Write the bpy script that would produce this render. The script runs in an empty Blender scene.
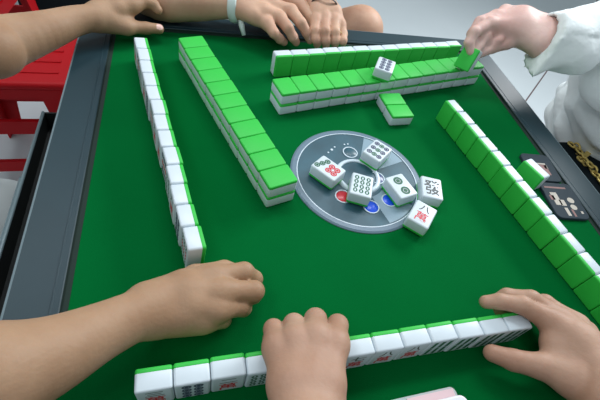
import bpy, bmesh, math, random
import numpy as np
from mathutils import Vector, Matrix, Euler

# ------------------------------------------------------------------ camera
sc = bpy.context.scene
COL = sc.collection
CAM = Vector((-0.23817, -0.38009, 0.43058))
ROT = Matrix(((0.96781889, 0.02441352, -0.25046074),
              (-0.1748086, 0.78117212, -0.59934303),
              (0.18102087, 0.62383819, 0.76030083)))
FPX = 409.784
cd = bpy.data.cameras.new('camera'); cam = bpy.data.objects.new('camera', cd); COL.objects.link(cam)
M4 = ROT.to_4x4(); M4.translation = CAM
cam.matrix_world = M4
cd.sensor_width = 36; cd.lens = FPX * 36 / 600; cd.clip_start = 0.02; cd.clip_end = 60
sc.camera = cam

# ------------------------------------------------------------------ world, lamps, exposure
w = bpy.data.worlds.new('room_air'); sc.world = w; w.use_nodes = True
w.node_tree.nodes['Background'].inputs[0].default_value = (0.80, 0.93, 1.0, 1)
w.node_tree.nodes['Background'].inputs[1].default_value = 0.46

def area(name, loc, target, sx, sy, power, col):
    l = bpy.data.lights.new(name, 'AREA'); l.shape = 'RECTANGLE'; l.size = sx; l.size_y = sy
    l.energy = power; l.color = col
    o = bpy.data.objects.new(name, l); COL.objects.link(o); o.location = loc
    o.rotation_euler = (Vector(target) - Vector(loc)).to_track_quat('-Z', 'Y').to_euler()
    return o
area('ceiling_or_fill_lamp', (1.95, 1.15, 1.25), (0.1, 0.1, 0), 1.1, 0.5, 62, (0.93, 0.97, 1.0))
area('ceiling_or_fill_lamp', (0.25, 1.0, 2.0), (0.2, 0.4, 0), 1.2, 0.35, 24, (0.93, 0.97, 1.0))
area('ceiling_or_fill_lamp', (-1.15, 0.9, 1.85), (0.4, 0.2, 0), 1.2, 0.35, 13, (0.93, 0.97, 1.0))  # added fill from the left, brightens the white shirt and green backs
area('ceiling_or_fill_lamp', (-1.0, -0.9, 1.9), (0.0, 0.4, 0), 1.2, 0.35, 9, (0.93, 0.97, 1.0))  # added camera-side fill, brightens the far player's forearm

sc.view_settings.view_transform = 'Standard'; sc.view_settings.look = 'None'
sc.view_settings.exposure = -0.16; sc.view_settings.gamma = 1.0
sc.view_settings.use_curve_mapping = False

# ------------------------------------------------------------------ helpers
R_ = random.Random(7)
PI = math.pi

def lin(c):
    return tuple((v/255/12.92 if v/255 <= 0.04045 else ((v/255+0.055)/1.055)**2.4) for v in c)

def mat(name, rgb, rough=0.5, metal=0.0, var=0.0, scale=30.0, bump=0.0, bscale=200.0, rgb2=None, spec=0.5, sss=0.0, coat=0.0, bdist=0.001):
    m = bpy.data.materials.new(name); m.use_nodes = True
    nt = m.node_tree; b = nt.nodes['Principled BSDF']
    c = lin(rgb)
    b.inputs['Base Color'].default_value = (*c, 1)
    b.inputs['Roughness'].default_value = rough
    b.inputs['Metallic'].default_value = metal
    b.inputs['Specular IOR Level'].default_value = spec
    b.inputs['Coat Weight'].default_value = coat
    if sss:
        b.inputs['Subsurface Weight'].default_value = sss
        b.inputs['Subsurface Radius'].default_value = (0.008, 0.003, 0.0015)
        b.inputs['Subsurface Scale'].default_value = 1.0
    tc = nt.nodes.new('ShaderNodeTexCoord')
    if var or rgb2:
        n = nt.nodes.new('ShaderNodeTexNoise'); n.inputs['Scale'].default_value = scale
        n.inputs['Detail'].default_value = 4
        nt.links.new(tc.outputs['Object'], n.inputs['Vector'])
        r = nt.nodes.new('ShaderNodeValToRGB')
        r.color_ramp.elements[0].position = 0.35; r.color_ramp.elements[1].position = 0.65
        c2 = lin(rgb2) if rgb2 else tuple(min(1, x*(1+var)) for x in c)
        c1 = c if rgb2 else tuple(x*(1-var) for x in c)
        r.color_ramp.elements[0].color = (*c1, 1); r.color_ramp.elements[1].color = (*c2, 1)
        nt.links.new(n.outputs['Fac'], r.inputs['Fac']); nt.links.new(r.outputs['Color'], b.inputs['Base Color'])
    if bump:
        n = nt.nodes.new('ShaderNodeTexNoise'); n.inputs['Scale'].default_value = bscale
        n.inputs['Detail'].default_value = 3
        nt.links.new(tc.outputs['Object'], n.inputs['Vector'])
        bp = nt.nodes.new('ShaderNodeBump'); bp.inputs['Strength'].default_value = bump
        bp.inputs['Distance'].default_value = bdist
        nt.links.new(n.outputs['Fac'], bp.inputs['Height']); nt.links.new(bp.outputs['Normal'], b.inputs['Normal'])
    return m

MT = dict(
    felt=mat('green_felt', (0, 94, 42), 0.95, var=0.05, scale=6, bump=0.25, bscale=900, spec=0.04),
    rail=mat('rail_grey', (28, 52, 60), 0.42, var=0.06, scale=9, spec=0.32),
    trim=mat('trim_grey', (112, 130, 136), 0.4),
    black=mat('black_plastic', (14, 20, 20), 0.6),
    darkgreen=mat('dark_strip', (6, 34, 26), 0.8),
    white=mat('tile_white', (206, 217, 224), 0.36, spec=0.5, var=0.01),
    green=mat('tile_green', (50, 188, 70), 0.5, spec=0.35, var=0.02),
    ink_g=mat('ink_green', (16, 92, 62), 0.5),
    ink_r=mat('ink_red', (200, 40, 52), 0.5),
    ink_b=mat('ink_navy', (38, 50, 84), 0.5),
    ink_k=mat('ink_dark', (44, 52, 52), 0.5),
    disc=mat('console_grey', (46, 84, 98), 0.42, 0.0, var=0.2, scale=22, coat=0.1),
    disc_glare=mat('console_glare', (134, 158, 172), 0.35, coat=0.1),
    clear=mat('console_rim', (104, 124, 140), 0.3, coat=0.1),
    line=mat('console_line', (205, 218, 228), 0.3),
    red_btn=mat('red_button', (205, 44, 58), 0.3),
    blue_btn=mat('blue_button', (20, 84, 225), 0.3),
    navy=mat('navy_button', (40, 58, 110), 0.3),
    stool=mat('red_plastic', (184, 4, 18), 0.5, var=0.05, scale=5, spec=0.25),
    sticker=mat('sticker', (170, 158, 148), 0.7),
    skin_a=mat('skin_tan', (170, 136, 108), 0.55, rgb2=(156, 121, 93), scale=18, bump=0.35, bscale=260, sss=0.12, spec=0.35),
    skin_b=mat('skin_warm', (178, 142, 120), 0.55, rgb2=(164, 125, 103), scale=20, bump=0.35, bscale=260, sss=0.12, spec=0.35),
    skin_c=mat('skin_rosy', (204, 164, 138), 0.55, rgb2=(190, 146, 122), scale=20, bump=0.3, bscale=240, sss=0.12, spec=0.35),
    skin_d=mat('skin_pale', (222, 188, 178), 0.5, rgb2=(206, 164, 154), scale=20, bump=0.3, bscale=240, sss=0.12, spec=0.35),
    nail=mat('nail', (224, 184, 172), 0.3, spec=0.6),
    shirt_w=mat('white_cotton', (240, 246, 246), 0.9, var=0.02, scale=12, bump=0.9, bscale=24, spec=0.1, bdist=0.006),
    shorts=mat('pale_shorts', (200, 212, 208), 0.9, var=0.04, scale=12, spec=0.1),
    greyshorts=mat('grey_shorts', (206, 212, 212), 0.9, var=0.04, scale=12, spec=0.1),
    grey_tee=mat('grey_cotton', (120, 124, 130), 0.9, var=0.05, scale=12, spec=0.1),
    trousers=mat('black_cotton', (18, 24, 28), 0.9, spec=0.1),
    gold=mat('gold_metal', (214, 188, 110), 0.4, 0.5),
    band=mat('white_band', (214, 224, 222), 0.6),
    cord=mat('dark_bracelet', (58, 44, 38), 0.5),
    pack=mat('packet_white', (226, 226, 230), 0.4),
    pink=mat('packet_pink', (220, 190, 194), 0.5),
    wrap=mat('plastic_wrap', (180, 192, 190), 0.25, spec=0.6),
    card=mat('case_dark', (46, 58, 66), 0.6, spec=0.15),
    card_w=mat('case_print_pale', (196, 188, 176), 0.8),
    card_m=mat('case_print_pinkish', (150, 116, 112), 0.8),
    bowl=mat('white_plastic', (225, 228, 228), 0.4),
    magenta=mat('magenta_fabric', (216, 70, 128), 0.7),
    darkred=mat('dark_red_fabric', (130, 26, 30), 0.8),
)

def meshobj(name, bm, m, parent=None, smooth=False):
    me = bpy.data.meshes.new(name); bm.to_mesh(me); bm.free()
    return linkmesh(name, me, m, parent, smooth)
def linkmesh(name, me, m, parent=None, smooth=False):
    if m is not None:
        for mm in (m if isinstance(m, (list, tuple)) else [m]): me.materials.append(mm)
    if smooth:
        for p in me.polygons: p.use_smooth = True
    o = bpy.data.objects.new(name, me); COL.objects.link(o)
    if parent is not None: o.parent = parent
    return o
def tag(o, label, cat, group=None):
    o['label'] = label; o['category'] = cat
    if group: o['group'] = group
    return o
def empty(name, loc=(0, 0, 0), rot=None):
    o = bpy.data.objects.new(name, None); COL.objects.link(o); o.location = loc
    o.empty_display_size = 0.02
    if rot is not None: o.rotation_euler = rot
    return o
def box(bm, c, s, rot=None, bevel=0, seg=2):
    r = bmesh.ops.create_cube(bm, size=1)
    M = Matrix.Translation(c) @ (rot.to_4x4() if rot is not None else Matrix.Identity(4)) @ Matrix.Diagonal((*s, 1))
    bmesh.ops.transform(bm, matrix=M, verts=r['verts'])
    if bevel:
        es = list({e for v in r['verts'] for e in v.link_edges})
        bmesh.ops.bevel(bm, geom=es, offset=bevel, segments=seg, affect='EDGES', profile=0.5)
def cyl(bm, c, r, h, seg=48, r2=None, rot=None):
    x = bmesh.ops.create_cone(bm, cap_ends=True, segments=seg, radius1=r, radius2=r if r2 is None else r2, depth=h)
    M = Matrix.Translation(c) @ (rot.to_4x4() if rot is not None else Matrix.Identity(4))
    bmesh.ops.transform(bm, matrix=M, verts=x['verts'])
def lathe(bm, prof, seg=64):
    rings = []
    for r, z in prof:
        rings.append([bm.verts.new((r*math.cos(2*PI*k/seg), r*math.sin(2*PI*k/seg), z)) for k in range(seg)])
    for a, b in zip(rings, rings[1:]):
        for k in range(seg):
            bm.faces.new((a[k], a[(k+1) % seg], b[(k+1) % seg], b[k]))
def poly_prism(bm, pts, z0, z1):
    a = [bm.verts.new((x, y, z0)) for x, y in pts]; b = [bm.verts.new((x, y, z1)) for x, y in pts]
    n = len(pts)
    bm.faces.new(a[::-1]); bm.faces.new(b)
    for k in range(n): bm.faces.new((a[k], a[(k+1) % n], b[(k+1) % n], b[k]))
def tube(bm, pts, r, seg=10, closed=False):
    pts = [Vector(p) for p in pts]; n = len(pts); rings = []
    up = Vector((0.13, 0.21, 1)).normalized()
    for i, p in enumerate(pts):
        a = pts[(i-1) % n] if closed or i > 0 else p; b = pts[(i+1) % n] if closed or i < n-1 else p
        t = (b-a).normalized(); u = t.cross(up)
        if u.length < 1e-3: u = t.cross(Vector((1, 0, 0)))
        u.normalize(); v = t.cross(u)
        rr = r[i] if isinstance(r, (list, tuple)) else r
        rings.append([bm.verts.new(p + u*rr*math.cos(2*PI*k/seg) + v*rr*math.sin(2*PI*k/seg)) for k in range(seg)])
    for i in range(n if closed else n-1):
        a, b = rings[i], rings[(i+1) % n]
        for k in range(seg): bm.faces.new((a[k], a[(k+1) % seg], b[(k+1) % seg], b[k]))
    if not closed:
        bm.faces.new(rings[0][::-1]); bm.faces.new(rings[-1])

# a measured direction of sight turned into a real point at height z
def at(px, py, z):
    v = ROT @ Vector(((px-300)/FPX, -(py-200)/FPX, -1)); t = (z-CAM.z)/v.z
    return CAM + v*t

# ------------------------------------------------------------------ smooth solid builder (signed distance + surface nets)
def smin(a, b, k):
    h = np.maximum(k-np.abs(a-b), 0)/k
    return np.minimum(a, b) - h*h*k*0.25
def cone_d(P, a, b, ra, rb):
    a = np.array(a, np.float32); b = np.array(b, np.float32)
    ba = b-a; L2 = float(ba@ba)+1e-12
    t = np.clip(((P-a)@ba)/L2, 0, 1)
    d = np.sqrt(((P-a-t[..., None]*ba)**2).sum(-1))
    return d - (ra+(rb-ra)*t)
class Solid:
    """groups: [core, limb, limb...]; each group a list of (a, b, ra, rb, k)"""
    def __init__(s): s.core = []; s.limbs = []
    def c(s, *pts, k=0.012):
        for (p, r), (p2, r2) in zip(pts, pts[1:]): s.core.append((Vector(p), Vector(p2), r, r2, k))
        return s
    def sc(s, *pts, n=5):
        P = [(*p, r) for p, r in pts]; P = [np.array(p) for p in P]; out = []
        for i in range(len(P)-1):
            p0 = P[max(i-1, 0)]; p1 = P[i]; p2 = P[i+1]; p3 = P[min(i+2, len(P)-1)]
            for k in range(n):
                t = k/n; out.append(0.5*(2*p1+(p2-p0)*t+(2*p0-5*p1+4*p2-p3)*t*t+(3*p1-p0-3*p2+p3)*t**3))
        out.append(P[-1]); return s.c(*[(Vector(p[:3]), float(p[3])) for p in out], k=0.0015)
    def limb(s, *pts, k=0.004, kj=0.008):
        s.limbs.append(([(Vector(p), Vector(p2), r, r2, k) for (p, r), (p2, r2) in zip(pts, pts[1:])], kj))
        return s
    def mesh(s, res, post=None, pad=0.012):
        allp = s.core + [q for l, _ in s.limbs for q in l]
        lo = np.min([np.minimum(np.array(a)-ra, np.array(b)-rb) for a, b, ra, rb, k in allp], 0) - pad
        hi = np.max([np.maximum(np.array(a)+ra, np.array(b)+rb) for a, b, ra, rb, k in allp], 0) + pad
        n = np.ceil((hi-lo)/res).astype(int)+1
        ax = [lo[i]+res*np.arange(n[i]) for i in range(3)]
        def put(F, prims):
            for a, b, ra, rb, k in prims:
                m = max(k, 0.01)+0.006
                l = np.minimum(np.array(a)-ra, np.array(b)-rb)-m; h = np.maximum(np.array(a)+ra, np.array(b)+rb)+m
                i0 = np.clip(np.floor((l-lo)/res).astype(int), 0, n-1); i1 = np.clip(np.ceil((h-lo)/res).astype(int)+1, 1, n)
                sl = tuple(slice(i0[i], i1[i]) for i in range(3))
                P = np.stack(np.meshgrid(*[ax[i][sl[i]] for i in range(3)], indexing='ij'), -1).astype(np.float32)
                F[sl] = smin(F[sl], cone_d(P, a, b, ra, rb), k)
        F0 = np.full(n, 0.03, np.float32); put(F0, s.core)
        F = F0.copy()
        for l, kj in s.limbs:
            G = np.full(n, 0.03, np.float32); put(G, l)
            F = np.minimum(F, smin(F0, G, kj))
        if post is not None:
            P = np.stack(np.meshgrid(*ax, indexing='ij'), -1).astype(np.float32)
            F = post(P, F)
        return nets(F, lo, res)
def nets(F, lo, res):
    nx, ny, nz = F.shape; ins = F < 0
    cells = np.zeros((nx-1, ny-1, nz-1), np.int32)
    for dx in (0, 1):
        for dy in (0, 1):
            for dz in (0, 1):
                cells += ins[dx:nx-1+dx, dy:ny-1+dy, dz:nz-1+dz]
    act = (cells > 0) & (cells < 8)
    idx = -np.ones(act.shape, np.int64); I = np.argwhere(act); idx[act] = np.arange(len(I))
    acc = np.zeros((len(I), 3)); cnt = np.zeros(len(I))
    cor = [(0,0,0),(1,0,0),(0,1,0),(1,1,0),(0,0,1),(1,0,1),(0,1,1),(1,1,1)]
    for i in range(8):
        for j in range(i+1, 8):
            a, b = np.array(cor[i]), np.array(cor[j])
            if np.abs(a-b).sum() != 1: continue
            fa = F[tuple((I+a).T)]; fb = F[tuple((I+b).T)]
            m = (fa < 0) != (fb < 0)
            t = np.where(m, fa/np.where(m, fa-fb, 1), 0)
            acc[m] += (a+(b-a)*t[:, None])[m]; cnt[m] += 1
    V = lo + res*(I + acc/cnt[:, None])
    quads = []
    for axn in range(3):
        o1, o2 = [(1, 2), (2, 0), (0, 1)][axn]
        sl0 = [slice(None)]*3; sl1 = [slice(None)]*3
        sl0[axn] = slice(0, -1); sl1[axn] = slice(1, None)
        a = ins[tuple(sl0)]; b = ins[tuple(sl1)]
        E = np.argwhere(a != b)
        E = E[(E[:, o1] > 0) & (E[:, o2] > 0) & (E[:, o1] < F.shape[o1]-1) & (E[:, o2] < F.shape[o2]-1)]
        fl = a[tuple(E.T)]
        def sh(d1, d2):
            Q = E.copy(); Q[:, o1] += d1; Q[:, o2] += d2; return idx[tuple(Q.T)]
        q = np.stack([sh(-1, -1), sh(0, -1), sh(0, 0), sh(-1, 0)], 1)
        q[~fl] = q[~fl][:, ::-1]
        quads.append(q)
    Q = np.concatenate(quads); Q = Q[(Q >= 0).all(1)]
    return V, Q
def npmesh(name, parts):
    Vs = []; Qs = []; off = 0
    for V, Q in parts: Vs.append(V); Qs.append(Q+off); off += len(V)
    V = np.concatenate(Vs); Q = np.concatenate(Qs)
    me = bpy.data.meshes.new(name)
    me.vertices.add(len(V)); me.vertices.foreach_set('co', V.astype(np.float32).ravel())
    me.loops.add(len(Q)*4); me.loops.foreach_set('vertex_index', Q.astype(np.int32).ravel())
    me.polygons.add(len(Q)); me.polygons.foreach_set('loop_start', np.arange(0, len(Q)*4, 4, dtype=np.int32))
    me.polygons.foreach_set('use_smooth', np.ones(len(Q), bool))
    me.update(calc_edges=True); me.validate()
    return me
def paint_nails(me, nails):
    """nails: (centre, radius, up direction): faces near the centre and facing up take the nail material"""
    n = len(me.polygons); c = np.empty(n*3, np.float32); me.polygons.foreach_get('center', c); c = c.reshape(-1, 3)
    nn = np.empty(n*3, np.float32); me.polygons.foreach_get('normal', nn); nn = nn.reshape(-1, 3)
    mi = np.zeros(n, np.int32)
    for p, r, u in nails:
        u = np.array(Vector(u).normalized())
        m = (np.linalg.norm(c-np.array(p), axis=1) < r) & (nn@u > 0.55)
        mi[m] = 1
    me.polygons.foreach_set('material_index', mi)

# ================================================================== FLOOR
def floor_mat():
    m = bpy.data.materials.new('floor_tiles'); m.use_nodes = True
    nt = m.node_tree; N = nt.nodes.new; L = nt.links.new; b = nt.nodes['Principled BSDF']
    tc = N('ShaderNodeTexCoord'); mp = N('ShaderNodeMapping'); L(tc.outputs['Object'], mp.inputs['Vector'])
    mp.inputs['Rotation'].default_value = (0, 0, -math.radians(41.8))
    sx = N('ShaderNodeSeparateXYZ'); L(mp.outputs['Vector'], sx.inputs['Vector'])
    def line(sock, off, period, wd):
        a = N('ShaderNodeMath'); a.operation = 'ADD'; a.inputs[1].default_value = off; L(sock, a.inputs[0])
        p = N('ShaderNodeMath'); p.operation = 'PINGPONG'; p.inputs[1].default_value = period/2; L(a.outputs[0], p.inputs[0])
        c = N('ShaderNodeMath'); c.operation = 'LESS_THAN'; c.inputs[1].default_value = wd; L(p.outputs[0], c.inputs[0])
        return c
    # joint across the view runs through (1.61, 1.24)
    v0 = -math.sin(math.radians(41.8))*1.61 + math.cos(math.radians(41.8))*1.24
    c1 = line(sx.outputs['Y'], -v0, 5.0, 0.004)
    c2 = line(sx.outputs['Y'], -v0+0.205, 5.0, 0.004)
    c3 = line(sx.outputs['X'], 0.55, 9.0, 0.004)
    mx = N('ShaderNodeMath'); mx.operation = 'MAXIMUM'; L(c1.outputs[0], mx.inputs[0]); L(c2.outputs[0], mx.inputs[1])
    mx2 = N('ShaderNodeMath'); mx2.operation = 'MAXIMUM'; L(mx.outputs[0], mx2.inputs[0]); L(c3.outputs[0], mx2.inputs[1])
    ns = N('ShaderNodeTexNoise'); ns.inputs['Scale'].default_value = 2.2; ns.inputs['Detail'].default_value = 6; L(tc.outputs['Object'], ns.inputs['Vector'])
    rp = N('ShaderNodeValToRGB'); rp.color_ramp.elements[0].color = (*lin((186, 194, 197)), 1); rp.color_ramp.elements[1].color = (*lin((200, 207, 210)), 1)
    L(ns.outputs['Fac'], rp.inputs['Fac'])
    mc = N('ShaderNodeMix'); mc.data_type = 'RGBA'; L(mx2.outputs[0], mc.inputs[0]); L(rp.outputs['Color'], mc.inputs[6]); mc.inputs[7].default_value = (*lin((96, 78, 78)), 1)
    L(mc.outputs[2], b.inputs['Base Color']); b.inputs['Roughness'].default_value = 0.4
    return m
bm = bmesh.new(); box(bm, (0, 1, -0.80), (12, 12, 0.10)); fl = meshobj('floor', bm, floor_mat()); fl['kind'] = 'structure'
WALL = mat('wall_paint', (220, 224, 224), 0.8)
bm = bmesh.new(); box(bm, (0, 6.95, 0.60), (12, 0.10, 2.80)); o = meshobj('wall_back', bm, WALL); o['kind'] = 'structure'
bm = bmesh.new(); box(bm, (5.95, 1.0, 0.60), (0.10, 11.8, 2.80)); o = meshobj('wall_right', bm, WALL); o['kind'] = 'structure'

# ================================================================== MAHJONG TABLE
L_IN, RW = 0.3717, 0.0525
tbl = tag(empty('mahjong_table', (0, 0, -0.75)), 'square green felt mahjong table with dark grey rails and a round centre console', 'table')
def tpart(name, bm, m, parent=tbl, smooth=False):
    o = meshobj(name, bm, m, None, smooth); o.parent = parent
    o.matrix_parent_inverse = Matrix.Translation((0, 0, 0.75)) if parent is tbl else Matrix.Identity(4)
    return o
bm = bmesh.new(); box(bm, (0, 0, -0.006), (2*(L_IN-0.0062), 2*(L_IN-0.0062), 0.012)); tpart('playing_surface', bm, MT['felt'])
def rail_piece(k, prof):
    bm = bmesh.new(); rows = []
    for s in (-1, 1):
        rows.append([bm.verts.new((s*(L_IN+o), L_IN+o, z)) for o, z in prof])
    n = len(prof)
    for i in range(n): bm.faces.new((rows[0][i], rows[0][(i+1) % n], rows[1][(i+1) % n], rows[1][i]))
    bm.faces.new(rows[0][::-1]); bm.faces.new(rows[1])
    bmesh.ops.recalc_face_normals(bm, faces=bm.faces)
    bmesh.ops.rotate(bm, verts=bm.verts, cent=(0, 0, 0), matrix=Matrix.Rotation(k*PI/2, 3, 'Z'))
    return bm
P_RAIL = [(0.0, -0.012), (0.0, 0.003), (0.0012, 0.0042), (0.0075, 0.0044), (0.0080, 0.0050), (0.0092, 0.0050), (0.0096, 0.0044), (0.0490, 0.0044), (0.0490, -0.035), (0.004, -0.035)]
P_TRIM = [(0.0490, -0.035), (0.0490, 0.004), (0.0512, 0.0036), (RW, 0.0018), (RW, -0.035)]
P_GASK = [(-0.0065, -0.012), (-0.0065, 0.0004), (-0.0004, 0.0008), (-0.0004, 0.0035), (0.0, 0.0035), (0.0, -0.012)]
for k in range(4):
    r = tpart('rail', rail_piece(k, P_RAIL), MT['rail'])
    t = tpart('edge_trim', rail_piece(k, P_TRIM), MT['trim']); t['label'] = 'lighter grey outer edge strip'
    g = tpart('gasket', rail_piece(k, P_GASK), MT['darkgreen']); g['label'] = 'dark strip between felt and rail'
# housing and pedestal under the top
bm = bmesh.new(); box(bm, (0, 0, -0.125), (0.70, 0.70, 0.18), bevel=0.012); tpart('housing', bm, MT['black'])
bm = bmesh.new(); box(bm, (0, 0, -0.44), (0.22, 0.22, 0.46), bevel=0.01); tpart('pedestal', bm, MT['black'])
for a in range(4):
    bm = bmesh.new(); c = Matrix.Rotation(a*PI/2+PI/4, 3, 'Z') @ Vector((0.22, 0, -0.715))
    box(bm, c, (0.36, 0.07, 0.05), Matrix.Rotation(a*PI/2+PI/4, 3, 'Z'), bevel=0.01)
    tpart('foot', bm, MT['black'])
# side tray hanging on the left
bm = bmesh.new()
box(bm, (-0.408, -0.05, -0.083), (0.116, 0.48, 0.006)); box(bm, (-0.466, -0.05, -0.068), (0.003, 0.48, 0.034))
box(bm, (-0.408, 0.189, -0.068), (0.116, 0.003, 0.034)); box(bm, (-0.408, -0.289, -0.068), (0.116, 0.003, 0.034))
tr = tpart('side_tray', bm, MT['black'])
bm = bmesh.new(); tube(bm, [(-0.4665, 0.190, -0.051), (-0.4665, -0.289, -0.051)], 0.0024)
tube(bm, [(-0.4735, 0.060, -0.060), (-0.4735, -0.289, -0.060)], 0.0020)
tm = tpart('tray_rim', bm, MT['trim'], tr, True)

# centre console
con = bpy.data.objects.new('centre_console', None)
bm = bmesh.new(); lathe(bm, [(0.0001, 0.0), (0.1025, 0.0), (0.1022, 0.0012), (0.0995, 0.0026), (0.0935, 0.0026), (0.0930, 0.0016), (0.0001, 0.0016)], 96)
con = tpart('centre_console', bm, MT['clear'])
bm = bmesh.new(); lathe(bm, [(0.0001, 0.0), (0.0925, 0.0), (0.0925, 0.0019), (0.0001, 0.0019)], 96); tpart('console_plate', bm, MT['disc'], con)
bm = bmesh.new(); lathe(bm, [(0.0918, 0.001), (0.0918, 0.0027), (0.0932, 0.0027), (0.0932, 0.001)], 96); tpart('console_ring', bm, MT['line'], con)
# reflections on the plate, painted as paler wedges
for a0, a1 in ((20, 68), (-75, -40)):
    bm = bmesh.new(); pts = [(0.041*math.cos(math.radians(a)), 0.041*math.sin(math.radians(a))) for a in np.linspace(a0, a1, 10)]
    pts += [(0.090*math.cos(math.radians(a)), 0.090*math.sin(math.radians(a))) for a in np.linspace(a1, a0, 14)]
    poly_prism(bm, pts, 0.001, 0.0022); tpart('console_glare_wedge', bm, MT['disc_glare'], con)
bm = bmesh.new(); lathe(bm, [(0.0285, 0.0015), (0.0285, 0.0042), (0.0300, 0.0052), (0.0335, 0.0046), (0.0355, 0.0022), (0.0355, 0.0010)], 64); tpart('dice_ring', bm, MT['line'], con, True)
bm = bmesh.new(); lathe(bm, [(0.0001, 0.0046), (0.010, 0.0043), (0.020, 0.0036), (0.0285, 0.0028)], 48); tpart('dice_window', bm, MT['disc'], con, True)
for (x, y), m, nm in (((0.001, 0.050), 'disc', 'socket'), ((-0.033, -0.038), 'red_btn', 'button'), ((0.004, -0.058), 'blue_btn', 'button'), ((0.036, -0.047), 'blue_btn', 'button'), ((0.030, -0.004), 'navy', 'button')):
    bm = bmesh.new(); lathe(bm, [(0.0104, 0.0015), (0.0104, 0.0030), (0.0120, 0.0030), (0.0120, 0.0015)], 32)
    bmesh.ops.translate(bm, verts=bm.verts, vec=(x, y, 0)); rg = tpart('button_ring', bm, MT['line'], con)
    bm = bmesh.new(); lathe(bm, [(0.0001, 0.0028), (0.0092, 0.0026), (0.0104, 0.0018)], 32)
    bmesh.ops.translate(bm, verts=bm.verts, vec=(x, y, 0)); b_ = tpart(nm, bm, MT[m], con, True)
    if m == 'red_btn': b_['label'] = 'red round button'
    elif 'blue' in m: b_['label'] = 'blue round button'
for k, (x, y) in enumerate(((-0.022, 0.062), (-0.028, 0.056), (-0.035, 0.050), (-0.004, 0.068), (0.002, 0.069))):
    bm = bmesh.new(); cyl(bm, (x, y, 0.0021), 0.0022 if k == 1 else 0.0014, 0.0008, 12); tpart('indicator', bm, MT['line'], con)

# ================================================================== MAHJONG TILES
TW, TH, TD = 0.0319, 0.0423, 0.0205
GB = 0.0045          # thickness of the green back layer
def layer_mesh(name, z0, z1, top_bev, bot_bev, m):
    bm = bmesh.new(); bmesh.ops.create_cube(bm, size=1)
    for v in bm.verts:
        v.co.x *= TW-0.0004; v.co.y *= TH-0.0004; v.co.z = z1 if v.co.z > 0 else z0
    ev = [e for e in bm.edges if abs(e.verts[0].co.z-e.verts[1].co.z) > 1e-4]
    bmesh.ops.bevel(bm, geom=ev, offset=0.0028, segments=3, affect='EDGES', profile=0.5)
    for z, bv in ((z1, top_bev), (z0, bot_bev)):
        if bv:
            es = [e for e in bm.edges if all(abs(v.co.z-z) < 1e-6 for v in e.verts)]
            bmesh.ops.bevel(bm, geom=es, offset=bv, segments=3, affect='EDGES', profile=0.5)
    me = bpy.data.meshes.new(name); bm.to_mesh(me); bm.free(); me.materials.append(m)
    for p in me.polygons: p.use_smooth = True
    try: me.set_sharp_from_angle(angle=math.radians(50))
    except Exception: pass
    return me
ME_W = layer_mesh('tile_body', -TD/2+GB, TD/2, 0.0022, 0.0003, MT['white'])
ME_G = layer_mesh('tile_back', -TD/2, -TD/2+GB, 0.0003, 0.0018, MT['green'])

_gl = {}
def glyph(ch):
    if ch not in _gl:
        c = bpy.data.curves.new('stroke', 'FONT'); c.body = ch; c.offset = 0.012; o = bpy.data.objects.new('stroke', c); COL.objects.link(o)
        bpy.context.view_layer.update()
        m = bpy.data.meshes.new_from_object(o.evaluated_get(bpy.context.evaluated_depsgraph_get()))
        P = np.array([v.co[:2] for v in m.vertices]); F = [tuple(p.vertices) for p in m.polygons]
        P = (P-(P.min(0)+P.max(0))/2)/max(np.ptp(P, axis=0))
        _gl[ch] = (P, F); bpy.data.objects.remove(o); bpy.data.curves.remove(c); bpy.data.meshes.remove(m)
    return _gl[ch]
ZF = TD/2+0.00008
class Mark:
    def __init__(s): s.v = []; s.f = []; s.m = []
    def poly(s, pts, m):
        n = len(s.v); s.v += [(x, y, ZF) for x, y in pts]; s.f.append(tuple(range(n, n+len(pts)))); s.m.append(m)
    def ring(s, x, y, r0, r1, m, n=18, sy=1):
        for k in range(n):
            a, b = 2*PI*k/n, 2*PI*(k+1)/n
            s.poly([(x+r0*math.cos(a), y+sy*r0*math.sin(a)), (x+r1*math.cos(a), y+sy*r1*math.sin(a)), (x+r1*math.cos(b), y+sy*r1*math.sin(b)), (x+r0*math.cos(b), y+sy*r0*math.sin(b))], m)
    def disk(s, x, y, r, m, n=14, sy=1): s.poly([(x+r*math.cos(2*PI*k/n), y+sy*r*math.sin(2*PI*k/n)) for k in range(n)], m)
    def dot(s, x, y, r, m):
        s.ring(x, y, r*0.58, r, m); s.disk(x, y, r*0.46, m, 12)
    def stick(s, x, y, l, m, a=0, wd=0.0022):
        ca, sa = math.cos(a), math.sin(a)
        for o in (-l*0.27, l*0.27):
            pts = []
            for k in range(14):
                t = 2*PI*k/14; u, v = wd*math.cos(t), o+l*0.26*math.sin(t)
                pts.append((x+u*ca-v*sa, y+u*sa+v*ca))
            # outlined, not filled
            n = len(s.v); s.v += [(px, py, ZF) for px, py in pts]
            s.v += [(x+(px-x)*1, py, ZF) for px, py in []]
            inner = [(x+(0.35*wd*math.cos(2*PI*k/14))*ca-(o+l*0.17*math.sin(2*PI*k/14))*sa, y+(0.45*wd*math.cos(2*PI*k/14))*sa+(o+l*0.17*math.sin(2*PI*k/14))*ca) for k in range(14)]
            s.v += [(px, py, ZF) for px, py in inner]
            for k in range(14):
                s.f.append((n+k, n+(k+1) % 14, n+14+(k+1) % 14, n+14+k)); s.m.append(m)
    def text(s, ch, x, y, size, m, sx=1.0):
        P, F = glyph(ch); n = len(s.v)
        s.v += [(x+px*size*sx, y+py*size, ZF) for px, py in P]
        for f in F: s.f.append(tuple(n+i for i in f)); s.m.append(m)
    def mesh(s, name):
        me = bpy.data.meshes.new(name); me.from_pydata(s.v, [], s.f)
        for k in ('ink_g', 'ink_r', 'ink_b', 'ink_k'): me.materials.append(MT[k])
        me.polygons.foreach_set('material_index', s.m); me.update(); return me
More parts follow.
